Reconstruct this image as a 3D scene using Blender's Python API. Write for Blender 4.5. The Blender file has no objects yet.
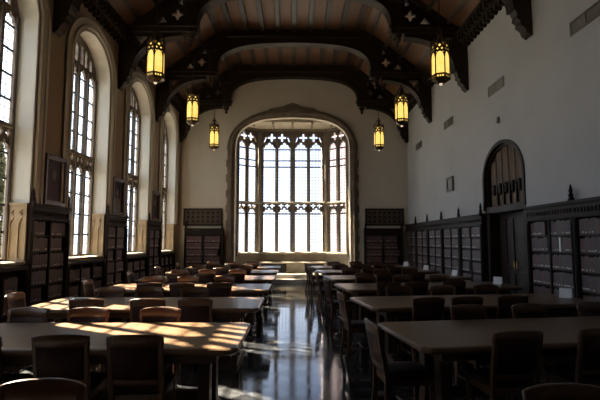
import bpy, bmesh, math, random
from mathutils import Matrix, Vector
PI = math.pi
R = random.Random(7)
SC = bpy.context.scene
COL = SC.collection

# ------------------------------------------------------------------ mesh helpers
class MB:
    """collects shapes and links them as ONE mesh object"""
    def __init__(s): s.v = []; s.f = []; s.m = []; s.sm = []
    def add(s, vs, fs, m=0, smooth=False):
        b = len(s.v); s.v += [tuple(v) for v in vs]
        for f in fs:
            s.f.append(tuple(b + i for i in f)); s.m.append(m); s.sm.append(smooth)
        return s
    def box(s, x0, x1, y0, y1, z0, z1, m=0):
        vs = [(x, y, z) for z in (z0, z1) for y in (y0, y1) for x in (x0, x1)]
        return s.add(vs, [(0, 2, 3, 1), (4, 5, 7, 6), (0, 1, 5, 4), (2, 6, 7, 3), (0, 4, 6, 2), (1, 3, 7, 5)], m)
    def plate(s, loops, fn, w0, w1, m=0, side=None):
        """2-D outline with holes given thickness; fn(u, v, w) -> xyz"""
        vs, fs = fill2d(loops)
        w = [w0, w1]
        n0 = len(s.f); s.add([fn(v[0], v[1], w[0] if v[2] < 0 else w[1]) for v in vs], fs, m)
        if side is not None:          # the cut edges of the plate in their own finish
            for i, f in enumerate(fs):
                if len({vs[k][2] > 0 for k in f}) == 2: s.m[n0 + i] = side
        return s
    def lathe(s, prof, cx=0, cy=0, n=12, m=0, smooth=True, rot=0):
        vs = []; fs = []
        for r, z in prof:
            for k in range(n):
                a = 2 * PI * k / n + rot; vs.append((cx + r * math.cos(a), cy + r * math.sin(a), z))
        for i in range(len(prof) - 1):
            for k in range(n):
                k2 = (k + 1) % n; fs.append((i * n + k, i * n + k2, (i + 1) * n + k2, (i + 1) * n + k))
        fs.append(tuple(range(n - 1, -1, -1))); fs.append(tuple((len(prof) - 1) * n + k for k in range(n)))
        return s.add(vs, fs, m, smooth)
    def loft(s, secs, m=0, smooth=False):
        """secs: list of equal-length closed sections"""
        n = len(secs[0]); vs = [p for c in secs for p in c]; fs = []
        for i in range(len(secs) - 1):
            for k in range(n):
                k2 = (k + 1) % n; fs.append((i * n + k, i * n + k2, (i + 1) * n + k2, (i + 1) * n + k))
        fs.append(tuple(range(n - 1, -1, -1))); fs.append(tuple((len(secs) - 1) * n + k for k in range(n)))
        return s.add(vs, fs, m, smooth)
    def post(s, pts, m=0):
        """pts: (x, y, z, half_x, half_y): stacked rectangles"""
        return s.loft([[(x - a, y - b, z), (x + a, y - b, z), (x + a, y + b, z), (x - a, y + b, z)] for x, y, z, a, b in pts], m)
    def tube(s, pts, r, n=6, m=0):
        secs = []
        for i, p in enumerate(pts):
            p = Vector(p); q = Vector(pts[min(i + 1, len(pts) - 1)]) - Vector(pts[max(i - 1, 0)]); q.normalize()
            a = q.orthogonal().normalized(); b = q.cross(a)
            secs.append([tuple(p + a * (r * math.cos(2 * PI * k / n)) + b * (r * math.sin(2 * PI * k / n))) for k in range(n)])
        return s.loft(secs, m, True)
    def build(s, name, mats, parent=None, bev=0, seg=1, smooth=False):
        me = bpy.data.meshes.new(name); me.from_pydata(s.v, [], s.f)
        mats = mats if isinstance(mats, (list, tuple)) else [mats]
        for mm in mats: me.materials.append(mm)
        me.polygons.foreach_set('material_index', s.m)
        me.polygons.foreach_set('use_smooth', [bool(x or smooth) for x in s.sm])
        bm = bmesh.new(); bm.from_mesh(me)
        bmesh.ops.recalc_face_normals(bm, faces=bm.faces)
        if bev:
            es = [e for e in bm.edges if len(e.link_faces) == 2 and e.calc_face_angle(0) > 0.6]
            bmesh.ops.bevel(bm, geom=es, offset=bev, segments=seg, affect='EDGES', profile=.6, clamp_overlap=True)
        bm.to_mesh(me); bm.free()
        o = bpy.data.objects.new(name, me); COL.objects.link(o)
        if parent: o.parent = parent
        return o

def fill2d(loops):
    cu = bpy.data.curves.new('outline', 'CURVE'); cu.dimensions = '2D'; cu.fill_mode = 'BOTH'; cu.extrude = .5
    for lp in loops:
        sp = cu.splines.new('POLY'); sp.points.add(len(lp) - 1)
        for p, q in zip(sp.points, lp): p.co = (q[0], q[1], 0, 1)
        sp.use_cyclic_u = True
    ob = bpy.data.objects.new('outline', cu)
    me = bpy.data.meshes.new_from_object(ob)
    vs = [tuple(v.co) for v in me.vertices]; fs = [tuple(p.vertices) for p in me.polygons]
    bpy.data.meshes.remove(me); bpy.data.objects.remove(ob); bpy.data.curves.remove(cu)
    return vs, fs

def tag(o, label=None, cat=None, group=None, kind=None):
    if label: o['label'] = label
    if cat: o['category'] = cat
    if group: o['group'] = group
    if kind: o['kind'] = kind
    return o
def thing(name, label, cat, loc=(0, 0, 0), rz=0, group=None):
    o = bpy.data.objects.new(name, None); o.empty_display_size = .1; COL.objects.link(o)
    o.location = loc; o.rotation_euler = (0, 0, rz)
    return tag(o, label, cat, group)
def copy_tree(o, parent=None):
    c = o.copy(); COL.objects.link(c); c.parent = parent
    for ch in list(o.children): copy_tree(ch, c)
    return c
def dup(root, loc, rz=0, label=None, group=None):
    r = copy_tree(root); r.location = loc; r.rotation_euler = (0, 0, rz)
    if label: r['label'] = label
    if group: r['group'] = group
    return r
def arch_pts(half, spring, rise, c=0, n=24, p=2.6, q=.55, k=.15):
    """depressed pointed arch from left springing to right springing"""
    out = []
    for i in range(n + 1):
        a = PI * i / n; u = -math.cos(a)
        z = rise * ((1 - k) * max(0, 1 - abs(u) ** p) ** q + k * (1 - abs(u)))
        out.append((c + half * u, spring + z))
    return out
def quatrefoil(cx, cz, a, n=32, rot=0, k=.5):
    return [(cx + a * (k + (1 - k) * math.cos(2 * (t + rot)) ** 2) * math.cos(t), cz + a * (k + (1 - k) * math.cos(2 * (t + rot)) ** 2) * math.sin(t)) for t in [2 * PI * i / n for i in range(n)]]
def light_hole(c, w, z0, zs, zt):
    """one window light: straight sides from z0 to zs then a cusped head to zt"""
    h = zt - zs
    hd = [(-w, 0), (-.97 * w, .2 * h), (-.62 * w, .33 * h), (-.68 * w, .52 * h), (-.5 * w, .66 * h), (-.2 * w, .7 * h), (-.17 * w, .88 * h), (0, h)]
    hd = hd + [(-x, z) for x, z in hd[-2::-1]]
    return [(c - w, z0)] + [(c + x, zs + z) for x, z in hd] + [(c + w, z0)]

# ------------------------------------------------------------------ materials
def new_mat(name):
    m = bpy.data.materials.new(name); m.use_nodes = True
    nt = m.node_tree; return m, nt, nt.nodes['Principled BSDF']
def mat(name, col, rough=.5, var=.15, scale=6, stretch=(1, 1, 1), bump=0, metal=0, coat=0, spec=.5, obj=True):
    m, nt, b = new_mat(name); N = nt.nodes; L = nt.links
    tc = N.new('ShaderNodeTexCoord'); mp = N.new('ShaderNodeMapping'); mp.inputs['Scale'].default_value = stretch
    L.new(tc.outputs['Object'], mp.inputs[0])
    nz = N.new('ShaderNodeTexNoise'); nz.inputs['Scale'].default_value = scale; nz.inputs['Detail'].default_value = 6
    L.new(mp.outputs[0], nz.inputs[0])
    cr = N.new('ShaderNodeValToRGB'); cr.color_ramp.elements[0].position = .3; cr.color_ramp.elements[1].position = .7
    cr.color_ramp.elements[0].color = tuple(c * (1 - var) for c in col) + (1,)
    cr.color_ramp.elements[1].color = tuple(min(1, c * (1 + var)) for c in col) + (1,)
    L.new(nz.outputs[0], cr.inputs[0]); L.new(cr.outputs[0], b.inputs['Base Color'])
    b.inputs['Roughness'].default_value = rough; b.inputs['Metallic'].default_value = metal
    b.inputs['Coat Weight'].default_value = coat; b.inputs['Coat Roughness'].default_value = .15
    b.inputs['Specular IOR Level'].default_value = spec
    if bump:
        bp = N.new('ShaderNodeBump'); bp.inputs['Strength'].default_value = bump; bp.inputs['Distance'].default_value = .01
        L.new(nz.outputs[0], bp.inputs['Height']); L.new(bp.outputs[0], b.inputs['Normal'])
    return m
M = {}
M['plaster_shaded'] = mat('shaded_plaster', (.36, .285, .21), .85, .05, 1.2, spec=.2)  # same plaster as the end wall, its backlit shade worked into the colour
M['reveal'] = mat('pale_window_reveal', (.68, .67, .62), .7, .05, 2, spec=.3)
M['stone_dark'] = mat('dark_tracery_stone', (.15, .122, .10), .85, .2, 6)
M['stone_grey'] = mat('grey_mullion_stone', (.19, .165, .145), .85, .15, 6)
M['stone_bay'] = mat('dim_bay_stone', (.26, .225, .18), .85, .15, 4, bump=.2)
M['lattice'] = mat('brown_lattice_oak', (.075, .05, .034), .6, .2, 9)
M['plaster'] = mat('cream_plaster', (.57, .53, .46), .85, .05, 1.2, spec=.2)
M['plaster_skylit'] = mat('skylit_plaster', (.455, .465, .475), .8, .05, .8, spec=.25)  # the shared cream plaster with bluish skylight tinted into its colour
M['moulding'] = mat('painted_moulding', (.56, .53, .46), .7, .05, 2)
M['stone'] = mat('brown_limestone', (.185, .148, .112), .85, .22, 5, bump=.3)
M['stone_pale'] = mat('pale_limestone', (.42, .37, .29), .8, .15, 4, bump=.2)
M['stone_tan'] = mat('tan_limestone_panel', (.35, .27, .175), .8, .12, 4)
M['oak'] = mat('dark_oak', (.022, .0135, .009), .55, .3, 4, (6, 6, .6), spec=.22)
M['oak_carved'] = mat('dark_carved_oak', (.04, .024, .015), .5, .3, 10, spec=.35)
M['truss'] = mat('black_brown_truss_oak', (.022, .013, .009), .55, .3, 5, spec=.3)
M['case'] = mat('bookcase_oak', (.020, .0135, .011), .6, .25, 4, (5, 5, .6), spec=.2)
M['tracery_oak'] = mat('weathered_oak_panel', (.125, .075, .036), .6, .25, 6, (4, 4, .5))
M['table'] = mat('library_table_wood', (.165, .098, .057), .36, .18, 5, (.5, 7, 7), coat=.12, spec=.4)
M['table_leg'] = mat('table_base_wood', (.06, .034, .02), .42, .2, 5, (6, 6, .6))
M['chair'] = mat('chair_wood', (.082, .034, .014), .4, .2, 6, (6, 6, 1), coat=.2)
M['leather'] = mat('dark_maroon_leather', (.026, .008, .007), .6, .25, 14, bump=.1, spec=.25)
M['iron'] = mat('black_iron', (.02, .017, .014), .45, .2, 9, metal=.4)
M['bronze'] = mat('lantern_bronze', (.075, .042, .018), .4, .2, 10, metal=.7)
M['lead_bar'] = mat('window_bar_iron', (.035, .033, .034), .5, .2, 9)
M['paper'] = mat('white_card', (.82, .84, .88), .6, .02, 3)
M['frame'] = mat('picture_frame_wood', (.07, .035, .018), .35, .25, 8)
M['vent'] = mat('vent_metal', (.16, .155, .15), .5, .1, 8)
M['brass'] = mat('brass_handle', (.45, .3, .1), .3, .1, 8, metal=1)
M['step'] = mat('stone_step', (.36, .33, .29), .55, .15, 4)
M['grille'] = mat('dark_grille', (.02, .018, .016), .6, .1, 8)
M['rib'] = mat('ceiling_rib_oak', (.018, .011, .008), .5, .25, 5, (8, .6, 8))
M['bark'] = mat('tree_bark', (.12, .09, .065), .9, .2, 8, bump=.4)
M['leaf'] = mat('dark_green_leaf', (.02, .038, .014), .7, .3, 3)
M['ground'] = mat('grey_paved_ground', (.22, .225, .22), .9, .15, .5)
M['roofing'] = mat('grey_roofing', (.2, .19, .19), .8, .1, 2)
M['bld_glass'] = mat('dull_window_glass', (.25, .3, .36), .15, .1, 2)

def boards_mat():
    m, nt, b = new_mat('reddish_ceiling_boards'); N = nt.nodes; L = nt.links
    tc = N.new('ShaderNodeTexCoord'); mp = N.new('ShaderNodeMapping'); mp.inputs['Scale'].default_value = (7, .5, 7)
    nz = N.new('ShaderNodeTexNoise'); nz.inputs['Scale'].default_value = 2; nz.inputs['Detail'].default_value = 5
    cr = N.new('ShaderNodeValToRGB'); cr.color_ramp.elements[0].color = (.088, .039, .017, 1); cr.color_ramp.elements[1].color = (.165, .078, .036, 1)
    L.new(tc.outputs['Object'], mp.inputs[0]); L.new(mp.outputs[0], nz.inputs[0]); L.new(nz.outputs[0], cr.inputs[0]); L.new(cr.outputs[0], b.inputs['Base Color'])
    b.inputs['Roughness'].default_value = .55
    return m
M['boards'] = boards_mat()

def floor_mat():
    m, nt, b = new_mat('polished_dark_marble_tiles'); N = nt.nodes; L = nt.links
    tc = N.new('ShaderNodeTexCoord'); mp = N.new('ShaderNodeMapping'); mp.inputs['Rotation'].default_value = (0, 0, PI / 4)
    L.new(tc.outputs['Object'], mp.inputs[0])
    ck = N.new('ShaderNodeTexChecker'); ck.inputs['Scale'].default_value = 2.8
    ck.inputs['Color1'].default_value = (.019, .020, .024, 1); ck.inputs['Color2'].default_value = (.052, .055, .062, 1)
    L.new(mp.outputs[0], ck.inputs[0])
    nz = N.new('ShaderNodeTexNoise'); nz.inputs['Scale'].default_value = 3; nz.inputs['Detail'].default_value = 8; nz.inputs['Distortion'].default_value = 1.2
    L.new(tc.outputs['Object'], nz.inputs[0])
    mr = N.new('ShaderNodeMapRange'); mr.inputs['From Min'].default_value = .3; mr.inputs['From Max'].default_value = .7; mr.inputs['To Min'].default_value = .65; mr.inputs['To Max'].default_value = 1.3
    L.new(nz.outputs[0], mr.inputs[0])
    mx = N.new('ShaderNodeMix'); mx.data_type = 'RGBA'; mx.blend_type = 'MULTIPLY'; mx.inputs[0].default_value = 1
    L.new(ck.outputs[0], mx.inputs[6]); L.new(mr.outputs[0], mx.inputs[7]); L.new(mx.outputs[2], b.inputs['Base Color'])
    n2 = N.new('ShaderNodeTexNoise'); n2.inputs['Scale'].default_value = 1.3; n2.inputs['Detail'].default_value = 3
    L.new(tc.outputs['Object'], n2.inputs[0])
    r2 = N.new('ShaderNodeMapRange'); r2.inputs['To Min'].default_value = .03; r2.inputs['To Max'].default_value = .11
    L.new(n2.outputs[0], r2.inputs[0]); ad = N.new('ShaderNodeMath'); ad.operation = 'MULTIPLY_ADD'; ad.inputs[1].default_value = .05; L.new(ck.outputs['Fac'], ad.inputs[0]); L.new(r2.outputs[0], ad.inputs[2]); L.new(ad.outputs[0], b.inputs['Roughness'])
    bp = N.new('ShaderNodeBump'); bp.inputs['Strength'].default_value = .04; bp.inputs['Distance'].default_value = .02
    n3 = N.new('ShaderNodeTexNoise'); n3.inputs['Scale'].default_value = 2.2
    L.new(tc.outputs['Object'], n3.inputs[0]); L.new(n3.outputs[0], bp.inputs['Height']); L.new(bp.outputs[0], b.inputs['Normal'])
    return m
M['floor'] = floor_mat()

def pane_mat(name, ax, sx, sz, lead=.055, tint=(.97, .98, 1)):
    """clear leaded glass: thin lead cames in a rectangular grid, the rest transparent with a little gloss"""
    m = bpy.data.materials.new(name); m.use_nodes = True; nt = m.node_tree; N = nt.nodes; L = nt.links
    for n in list(N): N.remove(n)
    out = N.new('ShaderNodeOutputMaterial')
    tc = N.new('ShaderNodeTexCoord'); sp = N.new('ShaderNodeSeparateXYZ'); L.new(tc.outputs['Object'], sp.inputs[0])
    def line(sock, s):
        a = N.new('ShaderNodeMath'); a.operation = 'MULTIPLY'; a.inputs[1].default_value = s; L.new(sock, a.inputs[0])
        f = N.new('ShaderNodeMath'); f.operation = 'FRACT'; L.new(a.outputs[0], f.inputs[0])
        c = N.new('ShaderNodeMath'); c.operation = 'LESS_THAN'; c.inputs[1].default_value = lead; L.new(f.outputs[0], c.inputs[0]); return c
    c1 = line(sp.outputs[ax], sx); c2 = line(sp.outputs['Z'], sz)
    mxx = N.new('ShaderNodeMath'); mxx.operation = 'MAXIMUM'; L.new(c1.outputs[0], mxx.inputs[0]); L.new(c2.outputs[0], mxx.inputs[1])
    tr = N.new('ShaderNodeBsdfTransparent'); tr.inputs[0].default_value = tint + (1,)
    gl = N.new('ShaderNodeBsdfGlossy'); gl.inputs['Roughness'].default_value = .08
    mg = N.new('ShaderNodeMixShader'); mg.inputs[0].default_value = .06; L.new(tr.outputs[0], mg.inputs[1]); L.new(gl.outputs[0], mg.inputs[2])
    ld = N.new('ShaderNodeBsdfDiffuse'); ld.inputs[0].default_value = (.08, .08, .085, 1)
    ms = N.new('ShaderNodeMixShader'); L.new(mxx.outputs[0], ms.inputs[0]); L.new(mg.outputs[0], ms.inputs[1]); L.new(ld.outputs[0], ms.inputs[2])
    L.new(ms.outputs[0], out.inputs[0]); return m
M['pane_side'] = pane_mat('leaded_glass_side', 'Y', 5.7, 5.2, .06)
M['pane_bay'] = pane_mat('leaded_glass_bay', 'X', 7.2, 7.2, .08)

def emit_mat():
    m, nt, b = new_mat('glowing_amber_glass'); N = nt.nodes; L = nt.links
    tc = N.new('ShaderNodeTexCoord'); nz = N.new('ShaderNodeTexNoise'); nz.inputs['Scale'].default_value = 7; nz.inputs['Detail'].default_value = 4
    L.new(tc.outputs['Object'], nz.inputs[0])
    cr = N.new('ShaderNodeValToRGB'); cr.color_ramp.elements[0].color = (1, .50, .07, 1); cr.color_ramp.elements[1].color = (1, .74, .19, 1)
    cr.color_ramp.elements[0].position = .25; cr.color_ramp.elements[1].position = .6
    L.new(nz.outputs[0], cr.inputs[0]); L.new(cr.outputs[0], b.inputs['Emission Color']); b.inputs['Emission Strength'].default_value = 1.2
    b.inputs['Base Color'].default_value = (.5, .35, .1, 1); b.inputs['Roughness'].default_value = .3
    return m
M['amber'] = emit_mat()
def bulb_mat():
    m, nt, b = new_mat('lit_lantern_tip'); b.inputs['Emission Color'].default_value = (1, .75, .55, 1); b.inputs['Emission Strength'].default_value = .7
    b.inputs['Base Color'].default_value = (.8, .7, .6, 1); return m
M['tip'] = bulb_mat()

def brick_mat():
    m, nt, b = new_mat('pinkish_brick'); N = nt.nodes; L = nt.links
    tc = N.new('ShaderNodeTexCoord'); mp = N.new('ShaderNodeMapping'); mp.inputs['Rotation'].default_value = (PI / 2, 0, 0)
    L.new(tc.outputs['Object'], mp.inputs[0])
    bk = N.new('ShaderNodeTexBrick'); bk.inputs['Scale'].default_value = 1.6
    bk.inputs['Color1'].default_value = (.78, .58, .57, 1); bk.inputs['Color2'].default_value = (.70, .50, .49, 1); bk.inputs['Mortar'].default_value = (.84, .76, .75, 1)
    bk.inputs['Mortar Size'].default_value = .03
    L.new(mp.outputs[0], bk.inputs[0]); L.new(bk.outputs[0], b.inputs['Base Color']); b.inputs['Roughness'].default_value = .9
    return m
M['brick'] = brick_mat()

def portrait_mat(name, robe, face, bg):
    """dark oil portrait: a plain head and shoulders on a dim ground"""
    m, nt, b = new_mat(name); N = nt.nodes; L = nt.links
    tc = N.new('ShaderNodeTexCoord')
    def blob(cx, cz, sx, sz):
        mp = N.new('ShaderNodeMapping'); mp.inputs['Location'].default_value = (0, -cx * sx, -cz * sz); mp.inputs['Scale'].default_value = (0, sx, sz)
        L.new(tc.outputs['Object'], mp.inputs[0])
        ln = N.new('ShaderNodeVectorMath'); ln.operation = 'LENGTH'; L.new(mp.outputs[0], ln.inputs[0])
        c = N.new('ShaderNodeMapRange'); c.inputs['From Min'].default_value = 1.1; c.inputs['From Max'].default_value = .85; L.new(ln.outputs['Value'], c.inputs[0]); return c
    nz = N.new('ShaderNodeTexNoise'); nz.inputs['Scale'].default_value = 8; L.new(tc.outputs['Object'], nz.inputs[0])
    cr = N.new('ShaderNodeValToRGB'); cr.color_ramp.elements[0].color = tuple(c * .6 for c in bg) + (1,); cr.color_ramp.elements[1].color = bg + (1,); L.new(nz.outputs[0], cr.inputs[0])
    last = cr.outputs[0]
    for (a, colr) in ((blob(0, -.30, 1 / .24, 1 / .30), robe), (blob(0, .10, 1 / .075, 1 / .10), face)):
        mx = N.new('ShaderNodeMix'); mx.data_type = 'RGBA'; L.new(a.outputs[0], mx.inputs[0]); L.new(last, mx.inputs[6]); mx.inputs[7].default_value = colr + (1,); last = mx.outputs[2]
    L.new(last, b.inputs['Base Color']); b.inputs['Roughness'].default_value = .6; b.inputs['Specular IOR Level'].default_value = .2
    return m

# ------------------------------------------------------------------ constants
XW = 4.5        # upper wall faces
XB = 4.62       # wall face behind the recessed bookcases
YE = 18.2       # end wall
Y0 = -3.0       # wall behind the camera
CASE_T = 2.2
WINS = [3.8, 7.0, 10.2, 13.4, 16.6]
HW, SPR, RISE, SILL = .92, 5.5, .72, 1.26
XL = 4.66       # left wall face behind its recessed bookcases

# ------------------------------------------------------------------ the setting
tag(MB().box(-5.2, 5.2, Y0 - .3, YE, -.2, 0).build('floor', M['floor']), 'polished dark marble floor in diagonal tiles reflecting the bay window', kind='structure')
# ceiling: flat centre, sloping sides
prof = [(-5.2, 7.0), (-4.4, 7.0), (-2.35, 8.56), (2.35, 8.56), (4.4, 7.0), (5.2, 7.0), (5.2, 9.2), (-5.2, 9.2)]
ce = MB().plate([prof], lambda u, v, w: (u, w, v), Y0 - .3, YE + .25).build('ceiling', M['boards'])
tag(ce, 'high reddish brown boarded ceiling with dark ribs', kind='structure')
for k in range(-4, 5):
    MB().box(k * .52 - .08, k * .52 + .08, Y0, YE, 8.46, 8.57).build('rib', M['rib'], ce, bev=.01)
for s in (-1, 1):
    for t in (.18, .42, .66, .9):
        cx = s * (4.4 - 2.05 * t); cz = 7.0 + 1.56 * t; nx, nz = -s * .605, -.796
        tx, tz = -s * .796, .605
        p = [(cx - tx * .05, cz - tz * .05), (cx + tx * .05, cz + tz * .05), (cx + tx * .05 + nx * .1, cz + tz * .05 + nz * .1), (cx - tx * .05 + nx * .1, cz - tz * .05 + nz * .1)]
        MB().plate([p], lambda u, v, w: (u, w, v), Y0, YE).build('rib', M['rib'], ce)
# left wall
W = MB()
ol = [(Y0, 7.02), (Y0, CASE_T + .02)]
for c in WINS:
    a = arch_pts(HW, SPR, RISE, c)
    ol += [(c - HW, CASE_T + .02)] + a + [(c + HW, CASE_T + .02)]
ol += [(YE + .25, CASE_T + .02), (YE + .25, 7.02)]
LW = lambda u, v, w: (w, u, v)
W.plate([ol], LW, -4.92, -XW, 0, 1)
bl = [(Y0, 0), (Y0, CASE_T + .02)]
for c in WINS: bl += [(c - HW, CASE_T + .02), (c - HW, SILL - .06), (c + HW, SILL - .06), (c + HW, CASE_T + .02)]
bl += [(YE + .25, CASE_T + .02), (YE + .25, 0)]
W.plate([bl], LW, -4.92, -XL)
tag(W.build('wall_left', [M['plaster_shaded'], M['reveal']]), 'shadowed plaster wall with tall arched windows on the left', kind='structure')
# right wall with the doorway
DC, DH, DS, DR = 9.92, .95, 3.0, .74
W = MB()
da = arch_pts(DH, DS, DR, DC, p=2.3, q=.52, k=.07)
W.plate([[(Y0, 7.02), (Y0, CASE_T + .05), (DC - DH, CASE_T + .05)] + da + [(DC + DH, CASE_T + .05), (YE + .25, CASE_T + .05), (YE + .25, 7.02)]], LW, XW, 5.1)
W.plate([[(Y0, 0), (Y0, CASE_T + .05), (DC - DH, CASE_T + .05), (DC - DH, 0)]], LW, XB, 5.1)
W.plate([[(DC + DH, 0), (DC + DH, CASE_T + .05), (YE + .25, CASE_T + .05), (YE + .25, 0)]], LW, XB, 5.1)
W.box(4.95, 5.1, DC - DH - .1, DC + DH + .1, 0, 4)
tag(W.build('wall_right', M['plaster_skylit']), 'tall bare pale grey plaster wall on the right', kind='structure')
# end wall with the bay arch
CX = -.06
EI = [(CX - 2.27, .0)] + arch_pts(2.27, 5.15, 1.36, CX, 32, 3.2, .36, .06) + [(CX + 2.27, .0)]
W = MB()
W.plate([[(-5.1, 0)] + EI + [(5.1, 0), (5.1, 9), (-5.1, 9)]], lambda u, v, w: (u, w, v), YE, YE + .25)
tag(W.build('wall_end', M['plaster']), 'cream plaster end wall pierced by the wide bay arch', kind='structure')
tag(MB().box(-5.1, 5.1, Y0 - .3, Y0, 0, 9).build('wall_back', M['plaster']), 'plain plaster wall at the near end of the hall', kind='structure')
# cornices
for n, s in ((1, -1), (2, 1)):
    W = MB()
    W.box(s * XW, s * (XW - .22), Y0, YE, 6.72, 7.06); W.box(s * XW, s * (XW - .30), Y0, YE, 6.92, 7.0)
    y = 2.0
    while y < YE - .1:
        W.box(s * (XW - .22), s * (XW - .31), y, y + .11, 6.74, 6.9); W.box(s * XW, s * (XW - .16), y + .0, y + .09, 6.6, 6.73); y += .2
    tag(W.build('trim_%d' % n, M['truss']), 'dark carved oak cornice with dentils along the %s wall top' % ('left', 'right')[n - 1], kind='structure')
# stone surround of the bay arch
W = MB()
def ring(o0, o1, lo, fn, w0, w1, toothed=False):
    def loop(o):
        a = arch_pts(2.27 + o, 5.15, 1.36 + o * 1.25, CX, 32, 3.2 - o * 1.2, .36 + o * .25, .06 + o * .25)
        return a
    A = [(CX - 2.27 - o0, lo)] + loop(o0) + [(CX + 2.27 + o0, lo)]
    if toothed:
        L_, Rr = [], []
        z = lo; k = 0
        while z < 5.0:
            e = .045 if k % 2 else 0
            L_ += [(CX - 2.27 - o1 - e, z), (CX - 2.27 - o1 - e, min(z + .3, 5.0))]; Rr += [(CX + 2.27 + o1 + e, z), (CX + 2.27 + o1 + e, min(z + .3, 5.0))]
            z += .3; k += 1
        B = L_ + loop(o1)[1:-1] + Rr[::-1]
    else: B = [(CX - 2.27 - o1, lo)] + loop(o1) + [(CX + 2.27 + o1, lo)]
    W.plate([B + A[::-1]], fn, w0, w1)
EN = lambda u, v, w: (u, w, v)
ring(.0, .30, 0, EN, YE - .04, YE - .001, True); ring(.08, .24, 0, EN, YE - .10, YE - .03); ring(.12, .17, 0, EN, YE - .15, YE - .09)
ring(.26, .31, 5.2, EN, YE - .12, YE - .04)
W.plate([[(CX - 1.1, 6.7), (CX - .9, 6.86), (CX - .4, 6.96), (CX, 7.11), (CX + .4, 6.96), (CX + .9, 6.86), (CX + 1.1, 6.7)]], EN, YE - .035, YE - .005)
tag(W.build('trim_3', M['stone']), 'moulded brown stone surround of the bay arch with toothed edges', kind='structure')

# ------------------------------------------------------------------ bay: walls, floor, ceiling, window
YBAY = 19.6
PL = [(CX - 2.27, YE + .25), (CX - 2.27, 18.9), (CX - 1.42, YBAY), (CX + 1.42, YBAY), (CX + 2.27, 18.9), (CX + 2.27, YE + .25)]
W = MB()
def wall_seg(a, b, z0, z1, t=.25):
    d = Vector((b[0] - a[0], b[1] - a[1])); n = Vector((-d.y, d.x)).normalized() * t
    q = [a, b, (b[0] + n.x, b[1] + n.y), (a[0] + n.x, a[1] + n.y)]
    W.loft([[(x, y, z0) for x, y in q], [(x, y, z1) for x, y in q]])
for i in range(5):
    full = i in (0, 4)
    wall_seg(PL[i], PL[i + 1], 0, 6.6 if full else 1.14)
    if not full: wall_seg(PL[i], PL[i + 1], 6.3, 6.6)
for i in (1, 2, 3, 4):
    x_, y_ = PL[i]; W.lathe([(.065, 1.0), (.065, 6.5)], x_ + (.03 if i == 1 else -.03 if i == 4 else 0), y_ + .05, 10)
tag(W.build('wall_bay', M['stone_bay']), 'dim stone wall below and around the bay window', kind='structure')
PLo = [(CX - 2.55, YE + .25), (CX - 2.55, 19.05), (CX - 1.5, 19.9), (CX + 1.5, 19.9), (CX + 2.55, 19.05), (CX + 2.55, YE + .25)]
W = MB(); W.loft([[(x, y, 6.38) for x, y in PLo], [(x, y, 6.7) for x, y in PLo]])
bc = W.build('ceiling_bay', M['stone_pale']); tag(bc, 'pale vaulted stone ceiling of the window bay', kind='structure')
for k in range(-2, 3):
    MB().box(CX + k * .8 - .04, CX + k * .8 + .04, YE + .25, 19.58 - (.6 if abs(k) == 2 else 0), 6.33, 6.385).build('rib', M['stone'], bc)
W = MB(); W.loft([[(x, y, -.2) for x, y in PLo], [(x, y, .30) for x, y in PLo]]); W.box(CX - 2.26, CX + 2.26, YE - .02, YE + .27, 0, .30)
tag(W.build('floor_bay', M['step']), 'raised stone floor of the window bay', kind='structure')
tag(MB().box(CX - 2.24, CX + 2.24, YE - .36, YE - .03, 0, .15).build('bay_step', M['step'], bev=.012), 'broad pale stone step up to the window bay', 'step')
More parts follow.
